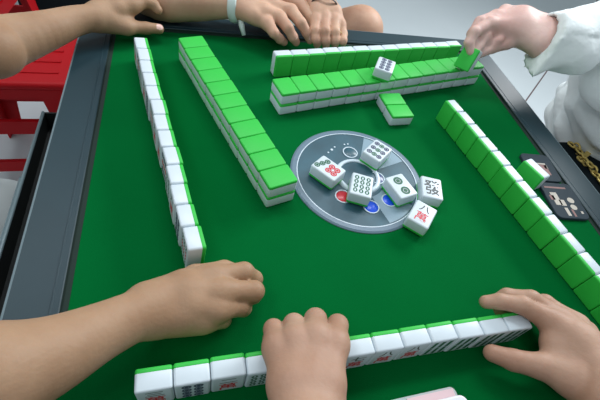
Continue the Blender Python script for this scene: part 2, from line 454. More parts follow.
G_, R2, B_, K_ = 0, 1, 2, 3
mm = 0.001
def face(kind):
    M = Mark()
    if kind[0] == 'w':      # characters
        M.text(kind[1], 0, 10*mm, 13*mm, K_, 1.25); M.text('萬', 0, -7*mm, 18*mm, R2)
    elif kind == 'd2':
        for y in (9.5, -9.5): M.dot(0, y*mm, 7.2*mm, G_)
        for y in (9.5, -9.5): M.ring(0, y*mm, 4.0*mm, 4.6*mm, K_, 16)
    elif kind == 'd7':
        for i, (x, y) in enumerate(((-8, 15), (0, 11.5), (8, 8))): M.dot(x*mm, y*mm, 4.4*mm, G_)
        for x in (-4.6, 4.6):
            for y in (-2.5, -12): M.dot(x*mm, y*mm, 4.8*mm, R2)
    elif kind == 'd8':
        for x in (-5.2, 5.2):
            for y in (-14, -4.7, 4.7, 14): M.dot(x*mm, y*mm, 4.4*mm, B_)
    elif kind == 'd9':
        for x in (-9, 0, 9):
            for y, c in ((12, B_), (0, R2), (-12, B_)): M.dot(x*mm, y*mm, 4.2*mm, c)
    elif kind == 'd9g':
        for x in (-8.6, 0, 8.6):
            for y in (12, 0, -12): M.dot(x*mm, y*mm, 4.2*mm, B_ if (x+y) % 2 else G_)
    elif kind == 'b6':
        for x in (-8.5, 0, 8.5):
            for y in (8.3, -8.3): M.stick(x*mm, y*mm, 15*mm, G_, 0, 3.2*mm)
    elif kind == 'b4':
        for x in (-6, 6):
            for y in (8.5, -8.5): M.stick(x*mm, y*mm, 15*mm, G_, 0, 3*mm)
    elif kind == 'bs':
        for x in (-9.0, 0, 9.0):
            for y in (9, -9):
                M.poly([((x+dx)*mm, (y+dy)*mm) for dx, dy in ((-2.2, -8.3), (2.2, -8.3), (2.2, 8.3), (-2.2, 8.3))], G_)
    elif kind == 'b8':
        for sgn in (1, -1):
            for x, a in ((-11, 0), (-4, 0.62), (4, -0.62), (11, 0)):
                M.stick(x*mm, sgn*8.6*mm, 15*mm, G_, a*sgn, 2.6*mm)
    elif kind == 'b9':
        for y, c in ((12.5, G_), (0, R2), (-12.5, G_)):
            for x in (-9, 0, 9): M.stick(x*mm, y*mm, 11.5*mm, c, 0, 2.6*mm)
    elif kind == 'fa':
        M.text('發', 0, 0, 30*mm, K_, 0.85)
    elif kind == 'bird':
        M.dot(1*mm, 11*mm, 4.5*mm, G_)
        for a in (-0.9, -0.45, 0, 0.45, 0.9): M.stick(math.sin(a)*9*mm, (-6-math.cos(a)*5)*mm, 12*mm, K_ if abs(a) > .5 else G_, a, 1.7*mm)
        M.stick(-3*mm, 2*mm, 13*mm, K_, 0.8, 2.2*mm); M.stick(5*mm, 3*mm, 10*mm, K_, -0.9, 2*mm)
    return M.mesh('tile_marking')
FACES = {}
def make_tile(kind=None):
    t = empty('mahjong_tile')
    b = bpy.data.objects.new('tile_body', ME_W); COL.objects.link(b); b.parent = t
    g = bpy.data.objects.new('tile_back', ME_G); COL.objects.link(g); g.parent = t; g['label'] = 'green back layer'
    if kind:
        if kind not in FACES: FACES[kind] = face(kind)
        m = bpy.data.objects.new('tile_marking', FACES[kind]); COL.objects.link(m); m.parent = t
    return t
PROTO = {}
def tile(kind, label, group, loc, M3):
    """copy of the kind's first tile; M3 turns the tile's own axes (x narrow, y long, z out of the printed face)"""
    if kind not in PROTO: PROTO[kind] = o = make_tile(kind)
    else:
        src = PROTO[kind]; o = src.copy(); COL.objects.link(o)
        for ch in src.children:
            c = ch.copy(); COL.objects.link(c); c.parent = o
    o.matrix_world = Matrix.Translation(loc) @ M3.to_4x4()
    tag(o, label, 'mahjong tile', group)
    return o
ORD = ['first', 'second', 'third', 'fourth', 'fifth', 'sixth', 'seventh', 'eighth', 'ninth', 'tenth', 'eleventh', 'twelfth', 'thirteenth', 'fourteenth']
def frame(ex, ey):
    ex = Vector(ex).normalized(); ey = Vector(ey).normalized(); ez = ex.cross(ey)
    return Matrix((ex, ey, ez)).transposed()
def dirs(a): return Vector((math.cos(a), math.sin(a), 0)), Vector((-math.sin(a), math.cos(a), 0))

# --- two-layer walls, tiles face down
def wall(O, a, n, name, far, pitch=0.0320, skip=()):
    u, v = dirs(a)
    for lay in (0, 1):
        for i in range(n):
            if (lay, i) in skip: continue
            j = R_.uniform(-0.0004, 0.0004)
            c = Vector((O[0], O[1], 0)) + u*pitch*(i+0.5) + v*(TH/2+j*1.5) + Vector((0, 0, TD*(lay+0.5)+0.0001*lay+0.0001))
            da = R_.uniform(-0.008, 0.008); uu, vv = dirs(a+da)
            pos = ORD[i] + ' from the ' + far if i < n-1 else 'last one from the ' + far
            ly = 'top layer, green back up' if lay else 'white-sided tile in the bottom layer'
            tile(None, f'{ly}, {name}, {pos}', name+' tiles', c, frame(uu, -vv))
wall((-0.2581, 0.2797), -1.2471, 11, 'two-layer left wall', 'far end')
wall((-0.1003, 0.1370), 0.2655, 14, 'two-layer far wall', 'left end')

# --- pair lying in front of the far wall
u, v = dirs(0.10)
for k, (cx, cy) in enumerate(((0.1105, 0.1345), (0.1075, 0.1668))):
    tile(None, ('face-down tile lying in front of the far wall, the nearer of the pair', 'face-down tile of the pair, tucked against the front of the far wall')[k],
         'pair in front of the far wall', Vector((cx, cy, TD/2+0.0001)), frame(v, u))

# --- standing hands
def standing(O, a, n, sgn, kinds, name, group, far, lean=0.0, pitch=0.0321, rough=0.001, rev=False):
    """row runs along u from O (back-left corner on the felt); printed faces look along sgn*v"""
    u, v = dirs(a)
    for i in range(n):
        j = R_.uniform(-rough, rough); da = R_.uniform(-0.02, 0.02)*rough*600
        uu, vv = dirs(a+da)
        fdir = vv*sgn
        c = Vector((O[0], O[1], 0)) + u*pitch*(i+0.5) + v*(TD/2+j)
        ez = (fdir*math.cos(lean) + Vector((0, 0, 1))*math.sin(lean)).normalized()
        ey = (Vector((0, 0, 1))*math.cos(lean) - fdir*math.sin(lean)).normalized()
        ex = ey.cross(ez)
        hz = TH/2*math.cos(lean)+TD/2*math.sin(abs(lean))
        pos = ORD[i] + ' from its ' + far if i < n-1 else 'last one from its ' + far
        tile(kinds[i % len(kinds)] if kinds else None, f'{name}, {pos}', group, c+Vector((0, 0, hz+0.0001)), frame(ex, ey))
# near player's row: back edge through (-0.291,-0.256)
standing((-0.2915, -0.2763), 0.034, 13, -1, ['w三', 'd8', 'w二', 'b6', 'b6', 'd9', 'w七', 'w八', 'w八', 'bs', 'bs', 'bs', 'bs'],
         'standing white tile in the near hand row', 'near hand row', 'left end', rough=0.0008)
# left player's row
standing((-0.3270, 0.2690), -1.381, 13, -1, ['w三', 'd9', 'b4', 'w六', 'd8', 'b9', 'w九'],
         'standing white tile in the left hand row', 'left hand row', 'far end', lean=math.radians(5), rough=0.0014)
# right player's row: green backs towards the centre
standing((0.1910, 0.1402), -1.3967, 13, 1, None, 'standing green-backed tile in the right hand row', 'right hand row', 'far end', rough=0.0010)
# far player's row behind the far wall, green backs towards the camera
standing((-0.0950, 0.2395), 0.2060, 13, 1, None, 'standing tile behind the far wall showing its green back', 'far hand row', 'left end', rough=0.0008)

# --- loose tiles, face up
def face_up(kind, x, y, z, a, label, group='loose face-up tiles'):
    u, v = dirs(a); tile(kind, label, group, Vector((x, y, z+TD/2)), frame(u, v))
rd = math.radians
zc = 0.0034
face_up('d7', -0.0515, -0.0022, zc, rd(41), 'face-up tile with green and red circles at the left of the console')
face_up('b6', -0.0108, -0.0362, zc+0.0012, rd(-22), 'face-up tile with six green bamboo sticks in the middle of the console')
face_up('d2', 0.0502, -0.0378, zc, rd(17), 'face-up tile with two large green circles on the console')
face_up('d9g', 0.0350, 0.0325, zc+0.001, rd(-48), 'face-up tile with a dark grid of circles at the back of the console')
face_up('fa', 0.1000, -0.0400, 0.0003, rd(-18), 'face-up tile with a grey outlined character, lying on felt at the console edge')
face_up('w八', 0.0640, -0.0885, 0.0032, rd(-48+6), 'face-up tile with a red character under two dark strokes, nearest camera')
face_up('d8', 0.0910, 0.2060, 2*TD+0.0006, rd(-29), 'face-up tile with dense navy circles lying on top of the far wall')
# one on its long side beside the cases
u, v = dirs(-1.25)
tile(None, 'single tile on its long side, green back showing, beside the dark cases', None, Vector((0.2955, -0.013, TW/2+0.0003)), frame(Vector((0, 0, 1)), u))
# one in the right player's fingers
q0 = at(468, 59, 0.066)
bk = Vector((-0.80, -0.42, 0.42)).normalized()
fu = Vector((0.25, 0.30, 0.95)); fu = (fu - bk*fu.dot(bk)).normalized()
tile(None, 'tile held in the fingers above the right end of the far wall', None, q0, frame(fu.cross(-bk), fu))

# ================================================================== CASES, PACKETS
def rrect(w_, h_, r, n=6):
    pts = []
    for cx, cy, a0 in ((w_/2-r, h_/2-r, 0), (-w_/2+r, h_/2-r, 90), (-w_/2+r, -h_/2+r, 180), (w_/2-r, -h_/2+r, 270)):
        for k in range(n+1):
            a = rd(a0+90*k/n); pts.append((cx+r*math.cos(a), cy+r*math.sin(a)))
    return pts
def case(loc, a, w_, h_, prints, label):
    e = tag(empty('card_case', loc, (0, 0, a)), label, 'card case', 'dark rounded cases by the right rail')
    bm = bmesh.new(); poly_prism(bm, rrect(w_, h_, 0.010), 0, 0.0055); o = meshobj('case_body', bm, MT['card'], e)
    bv = o.modifiers.new('edge', 'BEVEL'); bv.width = 0.0012; bv.segments = 2; bv.limit_method = 'ANGLE'
    bm = bmesh.new(); 
    for x, y, sx, sy, m in prints:
        if m == 2: 
            n = 14; vs = [bm.verts.new((x+sx*math.cos(2*PI*k/n), y+sy*math.sin(2*PI*k/n), 0.0057)) for k in range(n)]; f = bm.faces.new(vs); f.material_index = 0
        else:
            vs = [bm.verts.new((x+i*sx/2, y+j*sy/2, 0.0057)) for i, j in ((-1, -1), (1, -1), (1, 1), (-1, 1))]; f = bm.faces.new(vs); f.material_index = m
    meshobj('case_print', bm, [MT['card_w'], MT['card_m']], e)
    return e
case((0.3390, -0.0590, 0.0002), rd(-6), 0.0600, 0.0740,
     [(-0.014, 0.002, 0.012, 0.026, 0), (-0.020, 0.004, 0.008, 0.010, 1), (-0.006, -0.006, 0.010, 0.012, 0), (0.012, 0.000, 0.0062, 0.0058, 2), (0.010, -0.014, 0.0058, 0.0055, 2), (-0.006, -0.024, 0.006, 0.016, 0), (0.004, -0.026, 0.004, 0.014, 1), (-0.004, 0.026, 0.040, 0.0035, 1), (0.020, -0.024, 0.004, 0.005, 0)],
     'dark rounded card case printed with pale figures and round discs')
case((0.3400, 0.0135, 0.0002), rd(-6), 0.0560, 0.0640,
     [(0.004, -0.006, 0.016, 0.024, 1), (0.000, 0.008, 0.024, 0.003, 0), (0.010, 0.001, 0.006, 0.008, 0)],
     'dark rounded case with a pinkish printed block, behind the other one')
# packets at the near edge
pk = tag(empty('card_packet', (-0.029, -0.3405, 0.0005), (0, 0, rd(3))), 'clear plastic wrapped packet with a pink edge beside the near rail', 'packet')
bm = bmesh.new(); poly_prism(bm, rrect(0.104, 0.070, 0.006), 0, 0.010); meshobj('wrapper', bm, MT['wrap'], pk)
bm = bmesh.new(); box(bm, (0.022, 0.026, 0.0107), (0.054, 0.014, 0.0014)); meshobj('pink_label', bm, MT['pink'], pk)
pk2 = tag(empty('plastic_box', (-0.006, -0.3465, 0.0125), (0, 0, rd(3))), 'small white rounded plastic box lying on the clear packet', 'box')
bm = bmesh.new(); poly_prism(bm, rrect(0.066, 0.064, 0.008), 0, 0.007); o = meshobj('box_body', bm, MT['pack'], pk2)
bv = o.modifiers.new('edge', 'BEVEL'); bv.width = 0.002; bv.segments = 3; bv.limit_method = 'ANGLE'
bm = bmesh.new()
for x in (-0.015, 0.0, 0.015): cyl(bm, (x, 0.019, 0.0072), 0.0035, 0.0012, 16)
meshobj('box_stud', bm, MT['wrap'], pk2)

# ================================================================== RED PLASTIC STOOLS
def stool(loc, rz, label):
    e = tag(empty('plastic_stool', (loc[0], loc[1], -0.75), (0, 0, rz)), label, 'stool', 'red plastic stools at the left')
    H = 0.45
    bm = bmesh.new(); box(bm, (0, 0, H-0.012), (0.30, 0.30, 0.024), bevel=0.010, seg=3); s = meshobj('seat', bm, MT['stool'], e, True)
    bm = bmesh.new()
    for y in (-0.10, -0.05, 0, 0.05, 0.10): box(bm, (0, y, H+0.001), (0.24, 0.008, 0.003))
    meshobj('seat_rib', bm, MT['stool'], s)
    def taper(bm, z): return 0.142+0.030*(H-z)/H
    for sx, sy in ((1, 0), (-1, 0), (0, 1), (0, -1)):
        bm = bmesh.new(); box(bm, (sx*0.146, sy*0.146, H-0.035), (0.006 if sx else 0.28, 0.006 if sy else 0.28, 0.030)); meshobj('apron', bm, MT['stool'], e)
        for hz, wd, off in ((0.31, 0.045, 0.152), (0.17, 0.040, 0.163)):
            bm = bmesh.new(); box(bm, (sx*off, sy*off, hz), (0.012 if sx else 2*off-0.02, 0.012 if sy else 2*off-0.02, wd)); meshobj('crossbar', bm, MT['stool'], e)
    for sx, sy in ((1, 1), (-1, 1), (-1, -1), (1, -1)):
        bm = bmesh.new()
        top = Vector((sx*0.120, sy*0.120, H-0.02)); bot = Vector((sx*0.165, sy*0.165, 0))
        for ax_ in (0, 1):
            A = []
            for p, wd in ((top, 0.075), (bot, 0.040)):
                o1 = p + Vector((sx*0.026, sy*0.026, 0))*(1 if p is top else 0.4)
                inn = o1.copy(); inn[ax_] -= (sx if ax_ == 0 else sy)*wd
                th = Vector((0, 0, 0)); th[1-ax_] = -(sy if ax_ == 0 else sx)*0.005
                A.append([o1, inn, inn+th, o1+th])
            r0 = [bm.verts.new(p) for p in A[0]]; r1 = [bm.verts.new(p) for p in A[1]]
            for k in range(4): bm.faces.new((r0[k], r0[(k+1) % 4], r1[(k+1) % 4], r1[k]))
            bm.faces.new(r0[::-1]); bm.faces.new(r1)
        bmesh.ops.recalc_face_normals(bm, faces=bm.faces)
        meshobj('leg', bm, MT['stool'], e)
    return e
stool((-0.700, 0.740, 0), rd(2), 'red plastic stool beside the table, under the far left forearm')
stool((-1.02, 1.30, 0), rd(-6), 'red plastic stool at the top left corner, mostly cut off by the frame')

# white basin on that stool
bs = tag(empty('basin', (-0.94, 1.24, -0.298)), 'white round plastic bowl standing on the farthest red stool', 'bowl')
bm = bmesh.new(); lathe(bm, [(0.0001, 0.0), (0.045, 0.0), (0.065, 0.03), (0.075, 0.055), (0.078, 0.056), (0.078, 0.052), (0.06, 0.02), (0.0001, 0.006)], 40); meshobj('bowl', bm, MT['bowl'], bs, True)

# black bag with red and pink trimmings on the floor behind
bg = tag(empty('shoulder_bag', (-0.74, 1.80, -0.75), (0, 0, rd(14))), 'black bag with red and magenta trimmings on the floor at top left', 'bag')
bm = bmesh.new(); box(bm, (-0.02, 0, 0.15), (0.50, 0.34, 0.30), bevel=0.05, seg=4); meshobj('bag_body', bm, MT['trousers'], bg, True)
bm = bmesh.new(); box(bm, (0.16, -0.05, 0.33), (0.12, 0.08, 0.07), Matrix.Rotation(0.4, 3, 'Z'), bevel=0.02, seg=3); meshobj('red_pouch', bm, MT['darkred'], bg, True)
bm = bmesh.new(); box(bm, (0.24, 0.03, 0.33), (0.09, 0.07, 0.06), Matrix.Rotation(0.3, 3, 'Z'), bevel=0.02, seg=3); meshobj('pink_pouch', bm, MT['magenta'], bg, True)
bm = bmesh.new(); tube(bm, [(-0.18+0.045*k, -0.09, 0.30+0.10*math.sin(PI*k/8)) for k in range(9)], 0.010); meshobj('strap', bm, MT['trousers'], bg, True)

# ================================================================== PEOPLE
def H(px, py, z, r): return (at(px, py, z), r)
def V3(x, y, z, r): return (Vector((x, y, z)), r)

def finger(S, *pts, kj=0.010): S.limb(*pts, k=0.0035, kj=kj)

# ---------- left player: both forearms, loose fist near, open hand far
pl = tag(empty('person', (-0.86, 0.0, -0.75)), 'person at the left, bare tan forearms, loose fist near and open hand at the corner', 'person')
S = Solid()
S.sc(V3(-0.520, -0.325, 0.125, 0.044), H(-30, 384, .092, .038), H(0, 374, .085, .0365), H(50, 356, .075, .0305), H(100, 332, .063, .0245), H(150, 309, .052, .0215))
wr1, wr2 = H(148, 303, .050, .0185), H(150, 317, .046, .0185)
S.c(wr1, H(185, 286, .049, .0150), H(210, 278, .047, .0128), k=0.008)
S.c(wr1, H(190, 294, .051, .0150), H(220, 292, .049, .0126), k=0.008)
S.c(wr2, H(190, 306, .048, .0150), H(217, 309, .044, .0120), k=0.008)
S.c(wr2, H(182, 316, .042, .0150), H(205, 320, .036, .0112), k=0.008)
S.c(H(163, 318, .038, .0160), H(190, 321, .030, .0130), k=0.012)
finger(S, H(210, 278, .047, .0128), H(244, 272, .043, .0103), H(254, 279, .027, .0092), H(246, 286, .014, .0080))
finger(S, H(220, 292, .049, .0126), H(254, 291, .042, .0105), H(253, 295, .024, .0092), H(240, 299, .013, .0080))
finger(S, H(217, 309, .044, .0120), H(240, 306, .034, .0100), H(243, 308, .021, .0088), H(229, 310, .012, .0078))
finger(S, H(205, 320, .036, .0112), H(222, 319, .026, .0090), H(223, 320, .015, .0082), H(212, 321, .011, .0074))
finger(S, H(165, 296, .036, .0170), H(195, 277, .030, .0130), H(224, 270, .026, .0105), H(246, 274, .020, .0085), kj=0.014)
left_near = S.mesh(0.0018)
S = Solid()
S.sc(V3(-0.640, 0.165, 0.07, 0.047), H(-20, 49, .050, .042), H(0, 44, .045, .0380), H(45, 31, .044, .0285), H(75, 21, .044, .0225), H(100, 17, .044, .0200))
w1, w2 = H(98, 13, .046, .0180), H(100, 20, .040, .0180)
S.c(w1, H(122, -4, .052, .0135), H(130, -12, .050, .0115), k=0.008)
S.c(w1, H(122, 2, .054, .0140), H(133, -3, .054, .0120), k=0.008)
S.c(w2, H(120, 9, .052, .0140), H(132, 6, .054, .0120), k=0.008)
S.c(w2, H(112, 22, .036, .0140), H(126, 27, .031, .0120), k=0.008)
S.c(H(112, 20, .040, .0140), H(126, 16, .040, .0110), k=0.008)
finger(S, H(132, 6, .054, .0120), H(146, 2, .056, .0098), H(154, 5, .052, .0088), H(158, 10, .046, .0078))
finger(S, H(133, -3, .054, .0120), H(149, -8, .052, .0100), H(157, -7, .046, .0088), H(161, -5, .040, .0078))
finger(S, H(132, -14, .040, .0120), H(148, -19, .036, .0095), H(156, -17, .028, .0085), H(160, -15, .020, .0075))
finger(S, H(126, -22, .034, .0110), H(140, -28, .028, .0085), H(147, -26, .022, .0075))
finger(S, H(112, 23, .034, .0150), H(128, 27, .029, .0118), H(146, 28, .024, .0100), H(159, 29, .022, .0086))
left_far = S.mesh(0.0020)
S = Solid()
S.c(V3(-0.520, -0.325, 0.125, 0.044), V3(-0.76, -0.19, 0.31, 0.060), V3(-0.88, -0.10, 0.27, 0.10), k=0.05)
S.c(V3(-0.640, 0.165, 0.07, 0.049), V3(-0.78, 0.19, 0.31, 0.060), V3(-0.88, 0.10, 0.27, 0.10), k=0.05)
S.c(V3(-0.88, 0, 0.24, 0.13), V3(-0.90, 0, 0.0, 0.14), V3(-0.90, 0, -0.20, 0.16), k=0.06)
S.c(V3(-0.88, 0, 0.30, 0.06), V3(-0.86, 0, 0.40, 0.055), k=0.05)
S.c(V3(-0.90, 0.10, -0.24, 0.09), V3(-0.58, 0.12, -0.25, 0.065), V3(-0.56, 0.12, -0.66, 0.045), k=0.04)
S.c(V3(-0.90, -0.10, -0.24, 0.09), V3(-0.56, -0.15, -0.25, 0.065), V3(-0.55, -0.15, -0.66, 0.045), k=0.04)
torso = S.mesh(0.010, pad=0.03)
me = npmesh('body', [left_near, left_far, torso]); 
paint_nails(me, [(at(160, 27, .028), .0065, (0.2, -0.2, 1)), (at(160, 9, .036), .005, (0.4, -0.2, .8))])
linkmesh('body', me, [MT['skin_a'], MT['nail']]).parent = pl
bpy.data.objects['body'].matrix_parent_inverse = Matrix.Translation((0.86, 0, 0.75))
def garment(name, S, res, m, parent, post=None):
    V, Q = S.mesh(res, post, pad=0.03)
    o = linkmesh(name, npmesh(name, [(V, Q)]), m); o.parent = parent
    o.matrix_parent_inverse = Matrix.Translation(-parent.location); return o
S = Solid()
S.c(V3(-0.66, -0.245, 0.235, 0.068), V3(-0.76, -0.19, 0.31, 0.072), V3(-0.88, -0.10, 0.27, 0.112), k=0.05)
S.c(V3(-0.72, 0.18, 0.21, 0.070), V3(-0.78, 0.19, 0.31, 0.072), V3(-0.88, 0.10, 0.27, 0.112), k=0.05)
S.c(V3(-0.88, 0, 0.24, 0.142), V3(-0.90, 0, 0.0, 0.152), V3(-0.90, 0, -0.20, 0.172), k=0.06)
garment('shirt', S, 0.010, MT['grey_tee'], pl)
S = Solid()
S.c(V3(-0.90, 0.10, -0.24, 0.105), V3(-0.575, 0.12, -0.25, 0.080), k=0.04)
S.c(V3(-0.90, -0.10, -0.24, 0.105), V3(-0.56, -0.15, -0.25, 0.080), k=0.04)
S.c(V3(-0.90, 0, -0.20, 0.175), V3(-0.90, 0, -0.24, 0.175), k=0.04)
garment('shorts', S, 0.008, MT['greyshorts'], pl)

# ---------- near player: fist over the row, right hand gripping its end
pn = tag(empty('person', (0.02, -0.84, -0.75)), 'person at the near side, left fist and right hand holding the near hand row', 'person')
S = Solid()
S.sc(V3(-0.215, -0.60, 0.075, 0.046), H(306, 475, .086, .0285), H(307, 440, .084, .0250))
S.c(H(300, 440, .083, .0195), H(286, 385, .075, .0150), H(278, 348, .064, .0118), k=0.008)
S.c(H(303, 440, .084, .0195), H(298, 385, .078, .0150), H(295, 342, .069, .0125), k=0.008)
S.c(H(310, 440, .084, .0195), H(312, 385, .078, .0150), H(315, 338, .070, .0130), k=0.008)
S.c(H(314, 440, .083, .0195), H(327, 385, .075, .0150), H(333, 344, .066, .0130), k=0.008)
finger(S, H(277, 348, .064, .0125), H(273.5, 329, .052, .0092), at(273.5, 329, .052) and V3(*(at(273.5, 329, .052)+Vector((.001, -.002, -.021))), .0086), V3(*(at(273.5, 329, .052)+Vector((.004, -.004, -.037))), .0078))
for (mx_, my_, mz_, mr), (px_, py_, pz_, pr) in (((295, 342, .069, .0130), (294, 324.5, .056, .0102)), ((315, 338, .070, .0135), (315.5, 319.5, .057, .0107)), ((334, 344, .066, .0135), (337.5, 325, .053, .0102))):
    p = at(px_, py_, pz_)
    finger(S, H(mx_, my_, mz_, mr), (p, pr), V3(*(p+Vector((0, 0.0, -.024))), pr*.92), V3(*(p+Vector((0, -.001, -.043))), pr*.82))
# thumb under the palm on the near side of the row
S.limb(H(330, 425, .066, .0170), V3(-0.128, -0.318, 0.046, .0125), V3(-0.140, -0.302, 0.034, .0105), V3(-0.150, -0.296, 0.022, .0090), k=0.005, kj=0.014)
near_fist = S.mesh(0.0018)
S = Solid()
S.sc(V3(0.285, -0.60, 0.075, 0.046), H(640, 440, .062, .0310), H(611, 390, .058, .0265))
S.c(H(604, 380, .058, .0215), H(575, 340, .054, .0165), H(552, 322, .051, .0125), k=0.014)
S.c(H(606, 378, .056, .0215), H(582, 345, .052, .0160), H(563, 321, .047, .0122), k=0.014)
S.c(H(605, 388, .054, .0215), H(588, 350, .046, .0160), H(576, 325, .040, .0120), k=0.014)
S.c(H(606, 384, .050, .0215), H(592, 352, .038, .0150), H(585, 332, .030, .0112), k=0.014)
S.c(H(598, 394, .050, .0200), H(572, 380, .045, .0165), H(556, 368, .041, .0135), k=0.010)
S.c(H(575, 365, .048, .0160), H(556, 348, .046, .0115), k=0.010)
S.c(H(566, 345, .048, .0120), H(551, 341, .044, .0085), H(551, 357, .040, .0090), k=0.010)
finger(S, H(552, 322, .051, .0125), H(522, 305, .055, .0102), H(500, 301.5, .051, .0088), H(486, 302, .045, .0076))
finger(S, H(563, 321, .047, .0122), H(531, 299, .050, .0100), H(507, 296, .041, .0088), H(494, 302, .031, .0078))
finger(S, H(576, 325, .040, .0120), H(545, 303, .040, .0098), H(518, 301, .027, .0086), H(500, 310, .017, .0076))
finger(S, H(585, 332, .030, .0112), H(563, 316, .027, .0088), H(543, 312, .018, .0078), H(527, 317, .012, .0070))
finger(S, H(570, 376, .045, .0165), H(540, 366, .040, .0132), H(513, 360, .034, .0112), H(492, 353, .030, .0092))
near_grip = S.mesh(0.0018)
S = Solid()
S.c(V3(-0.215, -0.60, 0.075, 0.045), V3(-0.17, -0.84, 0.30, 0.060), V3(-0.08, -0.90, 0.27, 0.10), k=0.05)
S.c(V3(0.285, -0.60, 0.075, 0.045), V3(0.21, -0.84, 0.30, 0.060), V3(0.12, -0.90, 0.27, 0.10), k=0.05)
S.c(V3(0.02, -0.90, 0.24, 0.13), V3(0.02, -0.92, -0.20, 0.16), k=0.06)
S.c(V3(0.02, -0.90, 0.30, 0.06), V3(0.02, -0.88, 0.40, 0.055), k=0.05)
torso = S.mesh(0.010, pad=0.03)
me = npmesh('body', [near_fist, near_grip, torso]); 
o = linkmesh('body', me, [MT['skin_b'], MT['nail']]); o.parent = pn; o.matrix_parent_inverse = Matrix.Translation(-pn.location)
S = Solid()
S.c(V3(-0.195, -0.74, 0.20, 0.070), V3(-0.17, -0.84, 0.30, 0.072), V3(-0.08, -0.90, 0.27, 0.112), k=0.05)
S.c(V3(0.245, -0.74, 0.20, 0.070), V3(0.21, -0.84, 0.30, 0.072), V3(0.12, -0.90, 0.27, 0.112), k=0.05)
S.c(V3(0.02, -0.90, 0.24, 0.142), V3(0.02, -0.92, -0.20, 0.172), k=0.06)
garment('shirt', S, 0.010, MT['grey_tee'], pn)

# ---------- far player: two hands meeting at the far rail, bent knee
pf = tag(empty('person', (0.05, 0.95, -0.75)), 'person at the far side with white wristband, hands together at the rail, bare knee', 'person')
S = Solid()
S.sc(V3(-0.430, 0.520, 0.085, 0.044), H(150, -5, .043, .0365), H(190, 1, .046, .0350), H(215, 3, .048, .0290), H(238, 5, .052, .0235))
S.c(H(238, 8, .052, .0200), H(255, 16, .052, .0150), H(268, 24, .046, .0118), k=0.008)
S.c(H(240, 5, .054, .0200), H(264, 12, .057, .0150), H(280, 18, .052, .0122), k=0.008)
S.c(H(240, 3, .056, .0200), H(272, 6, .060, .0150), H(291, 11, .056, .0124), k=0.008)
S.c(H(242, 0, .056, .0200), H(280, -2, .060, .0150), H(301, 5, .056, .0122), k=0.008)
finger(S, H(268, 24, .048, .0122), H(274, 33, .042, .0092), H(280, 39, .028, .0084), H(284, 42, .019, .0074), kj=.006)
finger(S, H(280, 18, .054, .0125), H(288, 28, .048, .0100), H(293, 37, .034, .0090), H(296, 42, .022, .0078), kj=.006)
finger(S, H(291, 11, .058, .0128), H(301, 23, .052, .0102), H(307, 33, .038, .0092), H(310, 40, .025, .0080), kj=.006)
finger(S, H(301, 5, .058, .0125), H(311, 17, .052, .0100), H(315, 28, .040, .0090), H(317, 35, .030, .0078), kj=.006)
finger(S, H(262, -2, .050, .0140), H(285, -4, .042, .0115), H(303, 4, .034, .0095))
far_r = S.mesh(0.0020)
S = Solid()
S.sc(V3(0.15, 0.66, 0.12, 0.042), H(320, -14, .075, .0270), H(322, 1, .066, .0215))
for (bx, mx_, my_, mz_, px_, py_, tx, ty, r) in ((316, 316, 20, .052, 315, 31, 317, 44, .0098), (320, 325, 18, .055, 325, 31, 326, 45, .0100), (324, 334, 20, .053, 335, 32, 335, 44, .0098), (327, 340, 25, .046, 343, 34, 343, 43, .0088)):
    S.c(H(bx, 4, .064, .0185), H((bx+mx_)/2+1, 12, .059, .0140), H(mx_, my_, mz_, .0115), k=0.006)
    finger(S, H(mx_, my_, mz_, .0115), H(px_, py_, mz_-.008, r), H((px_+tx)/2, (py_+ty)/2+2, .034, r*.9), H(tx, ty, .021, r*.8), kj=.006)
finger(S, H(314, 8, .052, .0140), H(311, 20, .044, .0110), H(311, 30, .032, .0092))
far_l = S.mesh(0.0020)
S = Solid()
S.c(V3(-0.430, 0.520, 0.085, 0.043), V3(-0.15, 0.86, 0.30, 0.060), V3(-0.05, 0.98, 0.27, 0.10), k=0.05)
S.c(V3(0.15, 0.66, 0.12, 0.045), V3(0.24, 0.86, 0.30, 0.060), V3(0.13, 0.98, 0.27, 0.10), k=0.05)
S.c(V3(0.05, 0.98, 0.24, 0.13), V3(0.05, 1.02, -0.20, 0.16), k=0.06)
S.c(V3(0.05, 0.98, 0.30, 0.06), V3(0.05, 0.96, 0.40, 0.055), k=0.05)
S.c(V3(0.12, 1.00, -0.24, 0.09), V3(-0.02, 0.70, -0.17, 0.080), V3(0.06, 0.54, -0.085, 0.058), V3(0.160, 0.510, -0.040, 0.051), V3(0.10, 0.62, -0.40, 0.050), V3(0.10, 0.64, -0.68, 0.040), k=0.02)
S.c(V3(-0.02, 1.00, -0.24, 0.09), V3(-0.06, 0.62, -0.22, 0.062), V3(-0.06, 0.62, -0.68, 0.040), k=0.04)
torso = S.mesh(0.006, pad=0.03)
me = npmesh('body', [far_r, far_l, torso])
paint_nails(me, [(at(285, 39, .030), .006, (-0.2, -0.7, .7)), (at(297, 39, .033), .006, (-0.2, -0.7, .7)), (at(311, 37, .034), .006, (-0.2, -0.7, .7))])
o = linkmesh('body', me, [MT['skin_c'], MT['nail']]); o.parent = pf; o.matrix_parent_inverse = Matrix.Translation(-pf.location)
S = Solid()
S.c(V3(-0.26, 0.71, 0.23, 0.072), V3(-0.15, 0.86, 0.30, 0.072), V3(-0.05, 0.98, 0.27, 0.112), k=0.05)
S.c(V3(0.19, 0.77, 0.22, 0.072), V3(0.24, 0.86, 0.30, 0.072), V3(0.13, 0.98, 0.27, 0.112), k=0.05)
S.c(V3(0.05, 0.98, 0.24, 0.142), V3(0.05, 1.02, -0.20, 0.172), k=0.06)
garment('shirt', S, 0.010, MT['grey_tee'], pf)
S = Solid()
